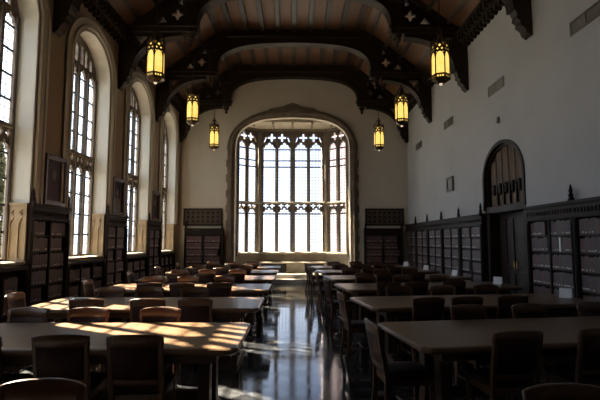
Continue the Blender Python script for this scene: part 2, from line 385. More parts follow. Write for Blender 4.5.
# bay window: three faces
def bay_face(a, b, nl, parent):
    a = Vector(a); b = Vector(b); Ln = (b - a).length; d = (b - a) / Ln; n = Vector((-d.y, d.x)); mid = (a + b) / 2
    e = bpy.data.objects.new('window_face', None); COL.objects.link(e); e.parent = parent
    e.location = (mid.x, mid.y, 0); e.rotation_euler = (0, 0, math.atan2(d.y, d.x))
    h = Ln / 2; pitch = (Ln - .06) / nl; lw = .262 if nl == 4 else pitch / 2 - .07
    outer = [(-h, 1.1), (-h, 6.33), (h, 6.33), (h, 1.1)]; loops = [outer]
    bars = MB(); heavy = MB()
    for k in range(nl):
        c = (k - (nl - 1) / 2) * pitch if nl == 2 else (-1.0, -.355, .355, 1.0)[k]
        loops.append(light_hole(c, lw, 1.16, 2.76, 3.0)); loops.append(light_hole(c, lw, 3.25, 5.52, 5.82))
        for t in (-1, 1): loops.append(quatrefoil(c + t * lw * .5, 3.09, .115, 32, 0, .36))
        loops.append(quatrefoil(c + (.10 if k % 2 == 0 else -.10), 6.02, .185, 32, 0, .36))
        s = -1 if k % 2 == 0 else 1
        loops.append([(c + s * lw * .95, 5.80), (c + s * lw * .72, 5.83), (c + s * lw * .45, 6.02), (c + s * lw * .62, 6.05)])
        for z in (2.74, 4.75, 5.02, 5.50):
            bars.box(c - lw, c + lw, -.02, .02, z - .026, z + .026)
        for x in (c - lw, c + lw):
            bars.box(x - .012, x + .012, -.025, .025, 1.16, 2.76); bars.box(x - .012, x + .012, -.025, .025, 3.25, 5.52)
    f = lambda u, v, w: (u, w, v)
    MB().plate(loops, f, -.045, .045).build('tracery', M['stone_dark'], e, bev=.006)
    for k in range(nl + 1):
        x = -h + .03 + k * pitch if nl == 2 else (-h + .06, -.678, 0, .678, h - .06)[k]; r = .075 if (k in (0, nl) or (nl == 4 and k == 2)) else .05
        MB().post([(x, -.02, 1.14, r * .75, .05), (x, -.02, 6.3 if k in (0, nl) else 6.0, r * .75, .05)]).build('mullion', M['stone_grey'], e, bev=.015)
    MB().box(-h, h, -.13, .08, 3.16, 3.25).build('transom', M['stone_pale'], e, bev=.02)
    bars.build('saddle_bar', M['lead_bar'], e)
    MB().box(-h + .02, h - .02, .028, .034, 1.12, 6.3).build('pane', M['pane_bay'], e)
    MB().loft([[(-h, -.2, 1.06), (h, -.2, 1.06), (h, .1, 1.06), (-h, .1, 1.06)], [(-h, -.2, 1.12), (h, -.2, 1.12), (h, .1, 1.17), (-h, .1, 1.17)]]).build('sill', M['stone_pale'], e)
bw = bpy.data.objects.new('window_6', None); COL.objects.link(bw)
tag(bw, 'great stone-traceried bay window of leaded lights at the far end', kind='structure')
for i, nl in ((1, 2), (2, 4), (3, 2)):
    a, b = Vector(PL[i]), Vector(PL[i + 1]); d = (b - a).normalized(); n = Vector((-d.y, d.x)) * .12
    bay_face(a + n, b + n, nl, bw)
# bench with dark grilles below the bay window
bn = thing('stone_bench', 'pale stone window bench with dark grilles inside the bay', 'bench', (CX, 19.2, .301))
MB().box(-1.38, 1.38, -.05, .36, .38, .44).build('seat', M['stone_pale'], bn, bev=.015)
MB().box(-1.36, 1.36, .05, .34, 0, .38).build('base', M['stone_pale'], bn)
for s in (-1, 1):
    W = MB(); x0, x1 = (-1.3, -.25) if s < 0 else (.5, 1.3)
    W.box(x0, x1, .02, .05, .04, .36)
    for k in range(int((x1 - x0) / .06)): W.box(x0 + .03 + k * .06, x0 + .045 + k * .06, .01, .03, .05, .35)
    W.build('grille', M['grille'], bn)

# ------------------------------------------------------------------ left windows
def left_window(n, c):
    e = bpy.data.objects.new('window_%d' % n, None); COL.objects.link(e); e.location = (-4.86, c, 0)
    tag(e, 'tall arched leaded window of the left wall, nearer than the picture shows' if n == 1 else '%s tall arched leaded window in view along the left wall' % ('nearest', 'second', 'third', 'farthest')[n - 2], kind='structure')
    f = lambda u, v, w: (w, u, v)
    top = arch_pts(HW - .002, SPR, RISE - .002)
    loops = [[(-HW + .002, SILL)] + top + [(HW - .002, SILL)]]
    pt = .46; lw = .183; bars = MB()
    for k in range(4):
        x = (k - 1.5) * pt
        loops.append(light_hole(x, lw, SILL + .05, 3.1, 3.3)); loops.append(light_hole(x, lw, 3.58, 5.28, 5.52))
        for t in (-1, 1): loops.append(quatrefoil(x + t * .095, 3.42, .068))
        for t in (-1, 1):
            xx = x + t * .1; zt = 5.98 - abs(xx) * .2 - max(0, abs(xx) - .5) * .6
            if zt - 5.6 > .06: loops.append([(xx - .062, 5.6), (xx - .062, zt), (xx, zt + .08), (xx + .062, zt), (xx + .062, 5.6)])
        for z in (1.75, 2.2, 2.65, 3.08, 4.0, 4.43, 4.86, 5.28): bars.box(-.015, .015, x - lw, x + lw, z - .017, z + .017)
        for t in (-1, 1):
            bars.box(-.018, .018, x + t * lw - .014, x + t * lw + .014, SILL + .05, 3.12); bars.box(-.018, .018, x + t * lw - .014, x + t * lw + .014, 3.58, 5.3)
    MB().plate(loops, f, -.03, .03).build('tracery', M['stone_dark'], e, bev=.004)
    for k in range(5):
        x = (k - 2) * pt; r = .04
        MB().post([(.03, max(-HW + .05, min(HW - .05, x)), SILL, .035, r), (.03, max(-HW + .05, min(HW - .05, x)), 5.5, .035, r)]).build('mullion', M['stone_dark'], e, bev=.012)
    MB().box(-.04, .07, -HW + .01, HW - .01, 3.5, 3.58).build('transom', M['stone'], e, bev=.015)
    bars.build('saddle_bar', M['lead_bar'], e)
    MB().plate([[(-HW + .003, SILL + .02)] + top + [(HW - .003, SILL + .02)]], f, -.012, -.006).build('pane', M['pane_side'], e)
    # mouldings round the reveal on the wall face
    W = MB()
    for o0, o1, w1 in ((.0, .05, .372), (.09, .16, .415), (.16, .36, .385), (.29, .36, .405)):
        A = [(-HW - o0, CASE_T + .03)] + arch_pts(HW + o0, SPR, RISE + o0 * .75) + [(HW + o0, CASE_T + .03)]
        B = [(-HW - o1, CASE_T + .03)] + arch_pts(HW + o1, SPR, RISE + o1 * .75) + [(HW + o1, CASE_T + .03)]
        W.plate([B + A[::-1]], f, .362, w1)
    W.build('frame', M['moulding'], e, bev=.012)
    MB().box(-.2, .37, -HW + .002, HW - .002, SILL - .055, SILL).build('sill', M['stone_pale'], e, bev=.01)
    # carved stone panels at the foot of each reveal
    for s in (-1, 1):
        y = s * (HW - .002); fn = lambda u, v, w: (u, y - s * w, v)
        P = MB()
        q = [(.07, SILL), (.07, 2.2), (.355, 2.2), (.355, SILL)]
        P.plate([q], fn, 0, .012); lp = [q]
        for cx in (.142, .283):
            lp.append(light_hole(cx, .055, SILL + .05, 1.88, 2.0)); lp.append(quatrefoil(cx, 2.08, .05))
        P.plate(lp, fn, .012, .04)
        P.box(.06, .365, min(y, y - s * .06), max(y, y - s * .06), 2.2, 2.24)
        P.build('stone_panel', M['stone_tan'], e)
for n, c in enumerate(WINS): left_window(n + 1, c)

# ------------------------------------------------------------------ doorway in the right wall
dr = bpy.data.objects.new('door_1', None); COL.objects.link(dr); dr.location = (XW, DC, 0)
tag(dr, 'dark carved oak door under a pointed panelled arch in the right wall', kind='structure')
f = lambda u, v, w: (w, u, v)
def darch(o, lo): return [(-DH - o, lo)] + arch_pts(DH + o, DS, DR + o, 0, p=2.3, q=.52, k=.07) + [(DH + o, lo)]
W = MB(); W.plate([darch(.045, 2.30) + darch(-.03, 2.30)[::-1]], f, -.03, .3); W.plate([darch(.0, 2.30) + darch(-.08, 2.30)[::-1]], f, .05, .3)
W.build('frame', M['oak'], dr, bev=.01)
W = MB(); W.plate([darch(-.1, 2.3)], f, .20, .30)
W.build('back_board', M['oak'], dr)
for k in range(5):          # folded upright panels filling the arch
    x = (k - 2) * .30; zt = (3.50, 3.66, 3.72, 3.66, 3.50)[k]
    W = MB(); W.loft([[(.07 + .05 * abs(math.sin(t * 3)) , x - .12 + .24 * t, z) for t in [i / 8 for i in range(9)]] + [(.2, x + .12, z), (.2, x - .12, z)] for z in (2.86, zt)])
    W.build('linenfold_panel', M['tracery_oak'], dr)
    MB().post([(.12, x - .15, 2.4, .05, .018), (.12, x - .15, 3.4 - (.1 if k == 0 else 0), .05, .018)]).build('upright', M['oak'], dr)
    W = MB(); W.lathe([(.02, 2.62), (.05, 2.68), (.035, 2.78), (.06, 2.84), (.03, 2.88)], .09, x, 8); W.build('pendant_boss', M['oak_carved'], dr)
W = MB(); lp = [[(-.83, 2.38), (-.83, 2.84), (.83, 2.84), (.83, 2.38)]]
for k in range(10): lp.append(quatrefoil(-.72 + k * .16, 2.55 + .12 * (k % 2), .075))
W.plate(lp, f, .12, .16); W.build('carved_band', M['tracery_oak'], dr)
W = MB(); W.box(.0, .34, -.94, .94, 2.22, 2.38); W.build('lintel', M['oak'], dr, bev=.015)
for s in (-1, 1):
    W = MB(); W.box(.27, .32, min(0, s * .82), max(0, s * .82), 0.01, 2.22)
    for z0, z1 in ((.15, .9), (1.05, 2.1)):
        for q in (.1, .46): W.box(.245, .275, s * q - (0 if s > 0 else .28), s * q + (.28 if s > 0 else 0), z0, z1)
    l = W.build('door_leaf', M['oak'], dr, bev=.008)
    W = MB(); W.tube([(.27, s * .06, .98), (.22, s * .06, 1.0), (.22, s * .06, 1.16), (.27, s * .06, 1.18)], .012); W.build('handle', M['brass'], l)
    W = MB(); W.box(.02, .34, s * .95 - .13 * (s > 0), s * .95 + .13 * (s < 0), 0, 2.22); W.build('jamb_post', M['oak'], dr, bev=.02)

# ------------------------------------------------------------------ bookcases
def make_case(name, Wd, cols, zs, H, dep, fins=(-1, 1), cornice=.26):
    root = thing(name, 'x', 'bookcase')
    zc = H - cornice; st = .07
    W = MB(); W.box(-Wd / 2, Wd / 2, -.02, 0, 0, H - .02); W.box(-Wd / 2, Wd / 2, -dep, -.02, 0, zs[0] - .022)
    for s in (-1, 1): W.box(s * Wd / 2, s * (Wd / 2 - .025), -dep + .01, -.02, .1, zc)
    W.build('body', M['case'], root, bev=.004)
    for s in (-1, 1):
        W = MB(); W.box(s * Wd / 2, s * (Wd / 2 - st), -dep - .03, -dep + .012, 0, zc + .02); W.box(s * (Wd / 2 - .015), s * (Wd / 2 - st + .015), -dep - .05, -dep - .03, .12, zc - .05)
        W.build('post', M['case'], root, bev=.008)
        if s in fins:
            W = MB(); x = s * (Wd / 2 - .05); y = -dep - .01
            W.post([(x, y, H - .01, .04, .04), (x, y, H + .05, .03, .03)]); W.lathe([(.03, H + .05), (.045, H + .09), (.025, H + .12), (.035, H + .16), (.004, H + .27)], x, y, 8)
            W.build('finial', M['case'], root)
    cw = (Wd - 2 * st + .02) / cols
    for k in range(1, cols):
        x = -Wd / 2 + st - .01 + k * cw
        MB().box(x - .022, x + .022, -dep - .015, -.02, .1, zc).build('divider', M['case'], root, bev=.005)
    for z in zs:
        W = MB()
        for k in range(cols):
            x0 = -Wd / 2 + st - .01 + k * cw; W.box(x0 + .022, x0 + cw - .022, -dep, -.02, z - .025, z)
        W.build('shelf', M['case'], root)
    W = MB()
    if cornice > .1:
        W.box(-Wd / 2, Wd / 2, -dep - .02, 0, zc, H - .05); W.box(-Wd / 2, Wd / 2, -dep - .06, 0, H - .055, H); W.box(-Wd / 2, Wd / 2, -dep - .045, -.02, zc - .015, zc + .025)
        n = int(Wd / .085)
        for k in range(n): x = -Wd / 2 + .02 + k * (Wd - .04) / n; W.box(x, x + .045, -dep - .04, -dep - .015, zc + .07, zc + .14)
    else: W.box(-Wd / 2, Wd / 2, -dep - .03, 0, zc, H)
    W.build('cornice', M['case'], root, bev=.004)
    cells = [(-Wd / 2 + st - .01 + k * cw + .03, -Wd / 2 + st - .01 + (k + 1) * cw - .03, z) for k in range(cols) for z in zs]
    return root, cells
ZS = [.26, .55, .84, 1.13, 1.42, 1.70]; ZTOP = {z: .25 for z in ZS}
DEP = .19
tall, tall_cells = make_case('tall_bookcase', 1.478, 2, ZS, 2.24, DEP, (1,))
pier, pier_cells = make_case('tall_bookcase', 1.34, 2, ZS, 2.24, DEP)
endc, endc_cells = make_case('tall_bookcase', 1.5, 2, [z * .92 for z in ZS], 2.09, DEP)
low, low_cells = make_case('low_bookcase', 1.835, 3, [.12, .45, .78], 1.195, DEP, (), .07)
cases = []    # (object, cells, words, columns)
def place(proto, cells, loc, rz, label, words_, group):
    first = proto['label'] == 'x'
    o = proto if first else copy_tree(proto)
    o.location = loc; o.rotation_euler = (0, 0, rz); o['label'] = label; o['group'] = group
    cases.append((o, cells, words_))
ORD = ['first', 'second', 'third', 'fourth', 'fifth', 'sixth', 'seventh']
for y, lb, w in ((8.02, 'tall dark bookcase on the right wall, directly on the near side of the arched door', 'bookcase just before the arched door'),
                 (6.54, 'tall dark bookcase on the right wall, cut off by the picture edge', 'bookcase at the picture edge')):
    place(tall, tall_cells, (XB - .002, y, 0), -PI / 2, lb, w, 'bookcases along the right wall')
for k in range(5):
    place(tall, tall_cells, (XB - .002, 11.63 + 1.48 * k, 0), -PI / 2, 'tall dark bookcase on the right wall, %s beyond the arched door' % ORD[k], '%s bookcase beyond the arched door' % ORD[k], 'bookcases along the right wall')
for k, y in enumerate((8.60, 11.80, 15.0)):
    place(pier, pier_cells, (-XL + .002, y, 0), PI / 2, 'tall dark bookcase on the left wall, below the %s portrait from the camera' % ORD[k], 'case below the %s portrait' % ORD[k], 'tall bookcases between the left windows')
for k, s in enumerate((-1, 1)):
    place(endc, endc_cells, (s * 3.47, YE - .012, 0), 0, 'tall dark bookcase on the end wall, %s of the bay window' % ('left', 'right')[k], 'bookcase %s of the bay' % ('left', 'right')[k], 'bookcases flanking the bay')
for k, y in enumerate((7.0, 10.2, 13.4)):
    place(low, low_cells, (-XL + .002, y, 0), PI / 2, 'low dark bookcase under the %s visible window on the left wall' % ORD[k], 'low case under the %s left window' % ORD[k], 'low bookcases under the left windows')
place(low, low_cells, (-XL + .002, 16.6, 0), PI / 2, 'low dark bookcase under the farthest left window, next to the end wall', 'low case under the farthest left window', 'low bookcases under the left windows')

# books
BC = [(.11, .068, .064), (.09, .066, .076), (.12, .08, .068), (.076, .06, .07), (.115, .055, .053), (.082, .07, .068)]
BM = []
mpage = mat('book_pages', (.16, .13, .10), .9, .1, 20)
mlab = mat('book_spine_label', (.55, .53, .5), .7, .05, 5)
for i, c in enumerate(BC):
    bm_ = mat('book_cloth_%d' % i, c, .6, .2, 20)
    BM.append(bm_)
HS = [.225, .245, .235, .24, .22, .25]; TH = [.034, .04, .03, .046, .038, .043]
def book_shape(W, x, y, z, t, h, d, m=0, lab=True, ml=None, mp=None):
    """spine towards -y, text block slightly inset, small shelf-mark label low on the spine"""
    W.box(x - t / 2, x - t / 2 + .003, y - d, y, z, z + h, m); W.box(x + t / 2 - .003, x + t / 2, y - d, y, z, z + h, m); W.box(x - t / 2, x + t / 2, y - d - .004, y - d, z, z + h, m)
    W.box(x - t / 2 + .003, x + t / 2 - .003, y - d, y - .004, z + .003, z + h - .004, mp)
    if lab: W.box(x - t / 2 + .007, x + t / 2 - .007, y - d - .006, y - d - .004, z + .012 + lab * .004, z + .036 + lab * .004, ml)
protos = []
for i in range(6):
    W = MB(); book_shape(W, 0, 0, 0, TH[i], HS[i], .15, 0, (0, 1, 0, 3, 2, 0)[i], 1, 2)
    o = W.build('book', [BM[i], mlab, mpage]); protos.append(o)
used = [False] * 6
cam_yaw, cam_p, FP = -6 / 465, math.atan(41 / 465), 465.0
def proj(x, y, z):
    F = Vector((-math.sin(cam_yaw) * math.cos(cam_p), math.cos(cam_yaw) * math.cos(cam_p), math.sin(cam_p))); Rr = Vector((math.cos(cam_yaw), math.sin(cam_yaw), 0)); U = Rr.cross(F)
    v = Vector((x, y, z - 1.6)); d = v.dot(F); return 300 + FP * v.dot(Rr) / d, 200 - FP * v.dot(U) / d
allb = []
bpy.context.view_layer.update()
for (o, cells, words_) in cases:
    mw = Matrix.Translation(o.location) @ Matrix.Rotation(o.rotation_euler.z, 4, 'Z')
    zl = sorted({c[2] for c in cells}); xl = sorted({c[0] for c in cells})
    for (x0, x1, z) in cells:
        x = x0; end = x1 - R.choice([0, 0, 0, .05, .12])
        while True:
            i = R.choice((0, 4, 0, 4, 4)) if o.location.y > 18 else R.randrange(6)
            if x + TH[i] > end: break
            w = mw @ Vector((x + TH[i] / 2, -.027, z))
            px, py = proj(w.x, w.y, w.z + .1)
            allb.append((w.y, px, py, w, i, o, xl.index(x0), len(xl), len(zl) - 1 - zl.index(z), len(zl), words_))
            x += TH[i] + .0015
seenb = [b for b in allb if 2 < b[1] < 598 and b[3].z > .8]
seenb.sort(key=lambda b: b[0]); pick = seenb[:299]; ids = {id(b) for b in pick}
for b in pick:
    w, i, o = b[3], b[4], b[5]
    rz = o.rotation_euler.z
    ob = protos[i] if not used[i] else copy_tree(protos[i])
    used[i] = True
    ob.location = (w.x, w.y, w.z + .0008); ob.rotation_euler = (0, 0, rz)
    col = 'left' if (b[6] == 0) else ('right' if b[6] == b[7] - 1 else 'middle')
    sh = ['top', 'second', 'third', 'fourth', 'fifth', 'bottom'][b[8]]
    tag(ob, 'dull cloth-bound book on the %s shelf, %s column, %s' % (sh, col, b[10]), 'book', 'books on the %s shelf, %s column, %s' % (sh, col, b[10]))
W = MB()
for b in allb:
    if id(b) in ids: continue
    w, i, o = b[3], b[4], b[5]; T = MB(); book_shape(T, 0, 0, 0, TH[i], HS[i], .15, i, (0, 1, 0, 3, 2, 0)[i], 6, 7)
    mw = Matrix.Translation(w + Vector((0, 0, .0008))) @ Matrix.Rotation(o.rotation_euler.z, 4, 'Z')
    base = len(W.v); W.v += [tuple(mw @ Vector(v)) for v in T.v]; W.f += [tuple(base + k for k in f_) for f_ in T.f]; W.m += T.m; W.sm += T.sm
o = W.build('shelved_books', BM + [mlab, mpage])
tag(o, 'rows of dull cloth-bound books filling the farther and lower shelves', 'books', None, 'stuff')
# the one white binder
W = MB(); W.box(-.024, .024, -.165, 0, 0, .245); W.box(-.018, .018, -.168, -.165, .05, .12)
bi = W.build('white_binder', M['paper'], bev=.003)
tag(bi, 'bright white binder upright among the dull books near the arched door', 'binder')
# ------------------------------------------------------------------ lattice panels above the end bookcases
for k, s in enumerate((-1, 1)):
    g = thing('vent_grille', 'dark carved quatrefoil lattice panel above the bookcase %s of the bay window' % ('left', 'right')[k], 'lattice panel', (s * 3.55, YE, 2.53), 0, 'lattice panels on the end wall')
    MB().plate([[(-.76, -.34), (-.76, .34), (.76, .34), (.76, -.34)], [(-.69, -.27), (-.69, .27), (.69, .27), (.69, -.27)]], EN, -.06, -.002).build('frame', M['oak'], g, bev=.01)
    lp = [[(-.69, -.27), (-.69, .27), (.69, .27), (.69, -.27)]]
    for i in range(7):
        for j in range(3):
            lp.append(quatrefoil(-.58 + i * .194, -.17 + j * .17, .085, 24, PI / 4))
    MB().plate(lp, EN, -.045, -.02).build('lattice', M['lattice'], g)
    MB().box(-.7, .7, -.02, -.002, -.28, .28).build('backing', M['oak'], g)

# ------------------------------------------------------------------ pictures, vents and fittings
PT = [portrait_mat('oil_portrait_a', (.05, .012, .012), (.13, .075, .05), (.035, .02, .014)), portrait_mat('oil_portrait_b', (.16, .15, .14), (.22, .14, .1), (.03, .024, .022)), portrait_mat('oil_portrait_c', (.03, .025, .03), (.2, .13, .09), (.04, .025, .018))]
WH = ['first portrait from the camera, very dark, in a brown frame between left windows', 'second portrait from the camera, pale-robed sitter, in a dark frame between left windows', 'third and farthest framed portrait between the left windows']
for k, y in enumerate((8.52, 11.72, 14.92)):
    p = thing('framed_picture', WH[k], 'picture', (-XW, y + (.16 if k == 0 else .08), 2.72), 0, 'portraits between the left windows')
    W = MB(); o_ = [(-.37, -.46), (-.37, .46), (.37, .46), (.37, -.46)]; i_ = [(-.29, -.38), (-.29, .38), (.29, .38), (.29, -.38)]; j_ = [(-.32, -.41), (-.32, .41), (.32, .41), (.32, -.41)]
    W.plate([o_, i_], f, .003, .05); W.plate([o_, j_], f, .05, .07); W.build('frame', M['frame'], p, bev=.006)
    MB().box(.004, .02, -.295, .295, -.385, .385).build('canvas', PT[k], p)
p = thing('framed_picture', 'small dark-framed picture alone on the right wall above the bookcases', 'picture', (XW, 13.2, 3.22))
MB().plate([[(-.27, -.21), (-.27, .21), (.27, .21), (.27, -.21)], [(-.19, -.13), (-.19, .13), (.19, .13), (.19, -.13)]], f, -.05, -.003).build('frame', M['frame'], p, bev=.006)
MB().box(-.02, -.004, -.195, .195, -.135, .135).build('print', mat('grey_print', (.2, .19, .18), .5, .3, 9), p)
for k, y in enumerate((6.84, 10.04, 13.24, 16.44)):
    v = thing('wall_vent', '%s high grey air vent from the camera on the right wall' % ORD[k], 'vent', (XW, y, 5.02), 0, 'air vents high on the right wall')
    MB().plate([[(-.4, -.115), (-.4, .115), (.4, .115), (.4, -.115)], [(-.37, -.09), (-.37, .09), (-.015, .09), (-.015, -.09)], [(.015, -.09), (.015, .09), (.37, .09), (.37, -.09)]], f, -.02, -.003).build('frame', M['vent'], v)
    W = MB()
    for z in range(6):
        zz = -.085 + z * .03; W.add([(-.004, -.37, zz), (-.004, .37, zz), (-.016, .37, zz + .014), (-.016, -.37, zz + .014)], [(0, 1, 2, 3)]); W.box(-.018, -.015, -.37, .37, zz + .012, zz + .016)
    W.build('slat', M['vent'], v)
    MB().box(-.0035, -.002, -.38, .38, -.1, .1).build('backing', M['grille'], v)
W = MB(); W.box(-.05, -.003, -.04, .04, -.07, .07); W.box(-.065, -.05, -.025, .025, -.05, .0)
d_ = W.build('alarm_detector', M['vent'], bev=.008); d_.location = (XW, 9.95, 4.24)
tag(d_, 'tiny grey alarm fitting high on the right wall above the arched door', 'detector')

# ------------------------------------------------------------------ hammerbeam trusses
tr = thing('roof_truss', 'x', 'truss')
TY = .15
for s in (-1, 1):
    g = lambda u, v, w: (s * u, w, v)
    W = MB(); pp = [(4.49, 6.96), (4.18, 6.96), (4.18, 5.95), (4.22, 5.86), (4.20, 5.80), (4.28, 5.74), (4.26, 5.68), (4.36, 5.60), (4.38, 5.52), (4.46, 5.46), (4.49, 5.46)]
    W.plate([pp], g, -.11, .11); W.build('wall_post', M['truss'], tr, bev=.015)
    A = [(4.18, 5.98)] + [(4.18 - 1.38 * math.sin(t), 5.98 + .93 * (1 - math.cos(t))) for t in [PI / 2 * i / 14 for i in range(1, 15)]]
    # arched brace between wall post and hammer beam: curved soffit, solid above
    A = [(2.86 + 1.32 * math.cos(t), 5.98 + .92 * math.sin(t)) for t in [PI / 2 * i / 14 for i in range(15)]]
    B = [(4.18, 6.96)]
    lp = [A + [(2.86, 6.96)] + B]
    W = MB(); lp.append([(4.08, 6.85), (3.72, 6.85), (3.86, 6.72), (4.0, 6.5), (4.08, 6.42)])
    W.plate(lp, g, -TY * .7, TY * .7); W.build('arched_brace', M['truss'], tr, bev=.012)
    A2 = [(p[0], p[1]) for p in A]; A3 = [(2.86 + 1.27 * math.cos(t), 5.98 + .87 * math.sin(t)) for t in [PI / 2 * i / 14 for i in range(15)]]
    W = MB(); W.plate([A2 + A3[::-1]], g, -TY, TY); W.build('brace_moulding', M['oak'], tr)
    W = MB(); W.box(s * 2.5, s * 4.49, -TY, TY, 6.95, 7.15); W.box(s * 2.46, s * 4.45, -TY - .03, TY + .03, 7.08, 7.15); W.build('hammer_beam', M['truss'], tr, bev=.015)
    W = MB(); W.lathe([(.02, 6.60), (.06, 6.66), (.035, 6.71), (.10, 6.78), (.12, 6.84), (.07, 6.88), (.14, 6.93), (.14, 6.96)], s * 2.68, 0, 8); W.build('pendant', M['oak_carved'], tr)
    W = MB(); W.post([(s * 2.68, 0, 7.15, .13, TY), (s * 2.68, 0, 8.36, .13, TY)]); W.box(s * 2.5, s * 2.86, -TY - .03, TY + .03, 7.78, 7.9); W.build('hammer_post', M['truss'], tr, bev=.015)
    # pierced spandrel between hammer post, roof slope and hammer beam
    tri = [(2.81, 7.15), (4.16, 7.15), (2.81, 8.18)]
    lp = [tri, quatrefoil(3.03, 7.46, .15, 32), [(3.28, 7.24), (3.42, 7.42), (3.55, 7.24)], [(2.90, 7.72), (2.90, 7.95), (3.02, 7.78)]]
    W = MB(); W.plate(lp, g, -.05, .05); W.build('spandrel', M['oak'], tr)
    W = MB(); W.plate([[(4.3, 7.06), (4.3, 7.0), (4.1, 7.06), (2.75, 8.10), (2.75, 8.26)]], g, -TY, TY); W.build('principal_rafter', M['truss'], tr)
arc = arch_pts(2.53, 7.12, .97, 0, 32, 3.3, .36, .05)
W = MB(); W.plate([[(-2.66, 7.12)] + arc + [(2.66, 7.12), (2.66, 8.3), (2.3, 8.52), (-2.3, 8.52), (-2.66, 8.3)]], EN, -TY, TY); W.build('collar_arch', M['truss'], tr, bev=.01)
arc2 = arch_pts(2.505, 7.13, .945, 0, 32, 3.3, .36, .05)
W = MB(); W.plate([arc + arc2[::-1]], EN, -TY - .03, TY + .03); W.build('arch_moulding', M['oak'], tr)
W = MB(); W.box(-2.2, 2.2, -TY - .06, TY + .06, 8.24, 8.34); W.build('collar_rail', M['truss'], tr, bev=.02)
TL = ['dark oak hammerbeam truss nearest the camera, cropped by the top of the picture', 'second dark oak hammerbeam truss from the camera, above the middle pair of lanterns', 'third dark oak hammerbeam truss, whose full arched collar shows', 'farthest dark oak hammerbeam truss, set against the end wall']
for k, y in enumerate((8.5, 11.7, 14.9, 18.02)):
    t = tr if k == 0 else copy_tree(tr)
    t.location = (0, y, 0); t['label'] = TL[k]; t['group'] = 'hammerbeam roof trusses'

# ------------------------------------------------------------------ lanterns
ln = thing('hanging_lantern', 'x', 'lantern')
RR = .175
def hexpt(k, r, off=PI / 6 + .18): a = k * PI / 3 + off; return (r * math.cos(a), r * math.sin(a))
for k in range(6):
    a, b = Vector(hexpt(k, RR)), Vector(hexpt(k + 1, RR)); d = (b - a); L_ = d.length; d.normalize(); n = Vector((d.y, -d.x)); mid = (a + b) / 2
    fn = lambda u, v, w: (mid.x + d.x * u + n.x * w, mid.y + d.y * u + n.y * w, v)
    MB().plate([[(-L_ / 2 + .004, .14), (-L_ / 2 + .004, .70), (0, .79), (L_ / 2 - .004, .70), (L_ / 2 - .004, .14)]], fn, -.012, -.006).build('glass_panel', M['amber'], ln)
    h = L_ / 2
    gable = [(-h, .50), (-h, .70), (-.03, .82), (0, .88), (.03, .82), (h, .70), (h, .50), (h * .82, .50)] + [(h * .82 * math.cos(t), .50 + .12 * math.sin(t)) for t in [PI * i / 8 for i in range(1, 8)]] + [(-h * .82, .50)]
    W = MB(); W.plate([gable, quatrefoil(0, .742, .034, 16), quatrefoil(-.042, .672, .026, 16), quatrefoil(.042, .672, .026, 16), quatrefoil(-.06, .60, .016, 12), quatrefoil(.06, .60, .016, 12)], fn, -.005, .008); W.build('tracery', M['bronze'], ln)
    W = MB(); lp = [[(-h, .06), (-h, .17), (h, .17), (h, .06)]]
    for q in (-.048, .0, .048): lp.append([(q - .016, .095), (q - .016, .135), (q + .016, .135), (q + .016, .095)])
    W.plate(lp, fn, -.005, .010); W.build('bottom_band', M['bronze'], ln)
    W = MB(); W.plate([[(-h + .01, .08), (-h + .01, .15), (h - .01, .15), (h - .01, .08)]], fn, -.012, -.008); W.build('band_glass', M['amber'], ln)
    W = MB(); W.post([(a.x, a.y, .05, .010, .010), (a.x, a.y, .80, .009, .009), (a.x, a.y, .84, .014, .014), (a.x, a.y, .92, .002, .002)]); W.build('corner_post', M['bronze'], ln)
W = MB(); W.lathe([(.05, -.01), (.09, .0), (.15, .035), (.18, .06), (.18, .075), (.05, .08)], 0, 0, 6, rot=PI / 6 + .18, smooth=False); W.build('bowl', M['bronze'], ln)
W = MB(); W.lathe([(.012, -.045), (.03, -.03), (.035, -.01), (.03, .0)], 0, 0, 10); W.build('light_tip', M['tip'], ln)
W = MB(); W.lathe([(.16, .80), (.10, .84), (.05, .90), (.03, .98), (.05, 1.0), (.05, 1.03), (.015, 1.06)], 0, 0, 6, rot=PI / 6 + .18, smooth=False)
for k in range(6):
    x, y = hexpt(k, .16); W.tube([(x, y, .82), (x * .5, y * .5, 1.0), (0, 0, 1.16)], .006, 5)
W.build('crown', M['bronze'], ln)
W = MB(); z = 1.14; k = 0
while z < 2.24:
    pts = [((.016 * math.cos(t)) * (k % 2), (.016 * math.cos(t)) * (1 - k % 2), z + .03 + .034 * math.sin(t)) for t in [2 * PI * i / 8 for i in range(9)]]
    W.tube(pts, .006, 4); z += .05; k += 1
W.build('chain', M['iron'], ln)
LB = [('left', 'nearest the camera'), ('left', 'middle one of three'), ('left', 'farthest, in front of the end wall')]
first = True
for s, sd in ((-1, 'left'), (1, 'right')):
    for y, w in ((8.5, 'largest and nearest the camera'), (11.7, 'middle one of three'), (14.9, 'farthest, before the end wall')):
        o = ln if first else copy_tree(ln); first = False
        o.location = (s * 2.68 + .085, y, 4.56); o.scale = (.95, .95, .93); o.rotation_euler = (0, 0, R.uniform(-.1, .1))
        o['label'] = 'glowing amber gothic lantern on the %s side, %s' % (sd, w); o['group'] = 'hanging gothic lanterns'

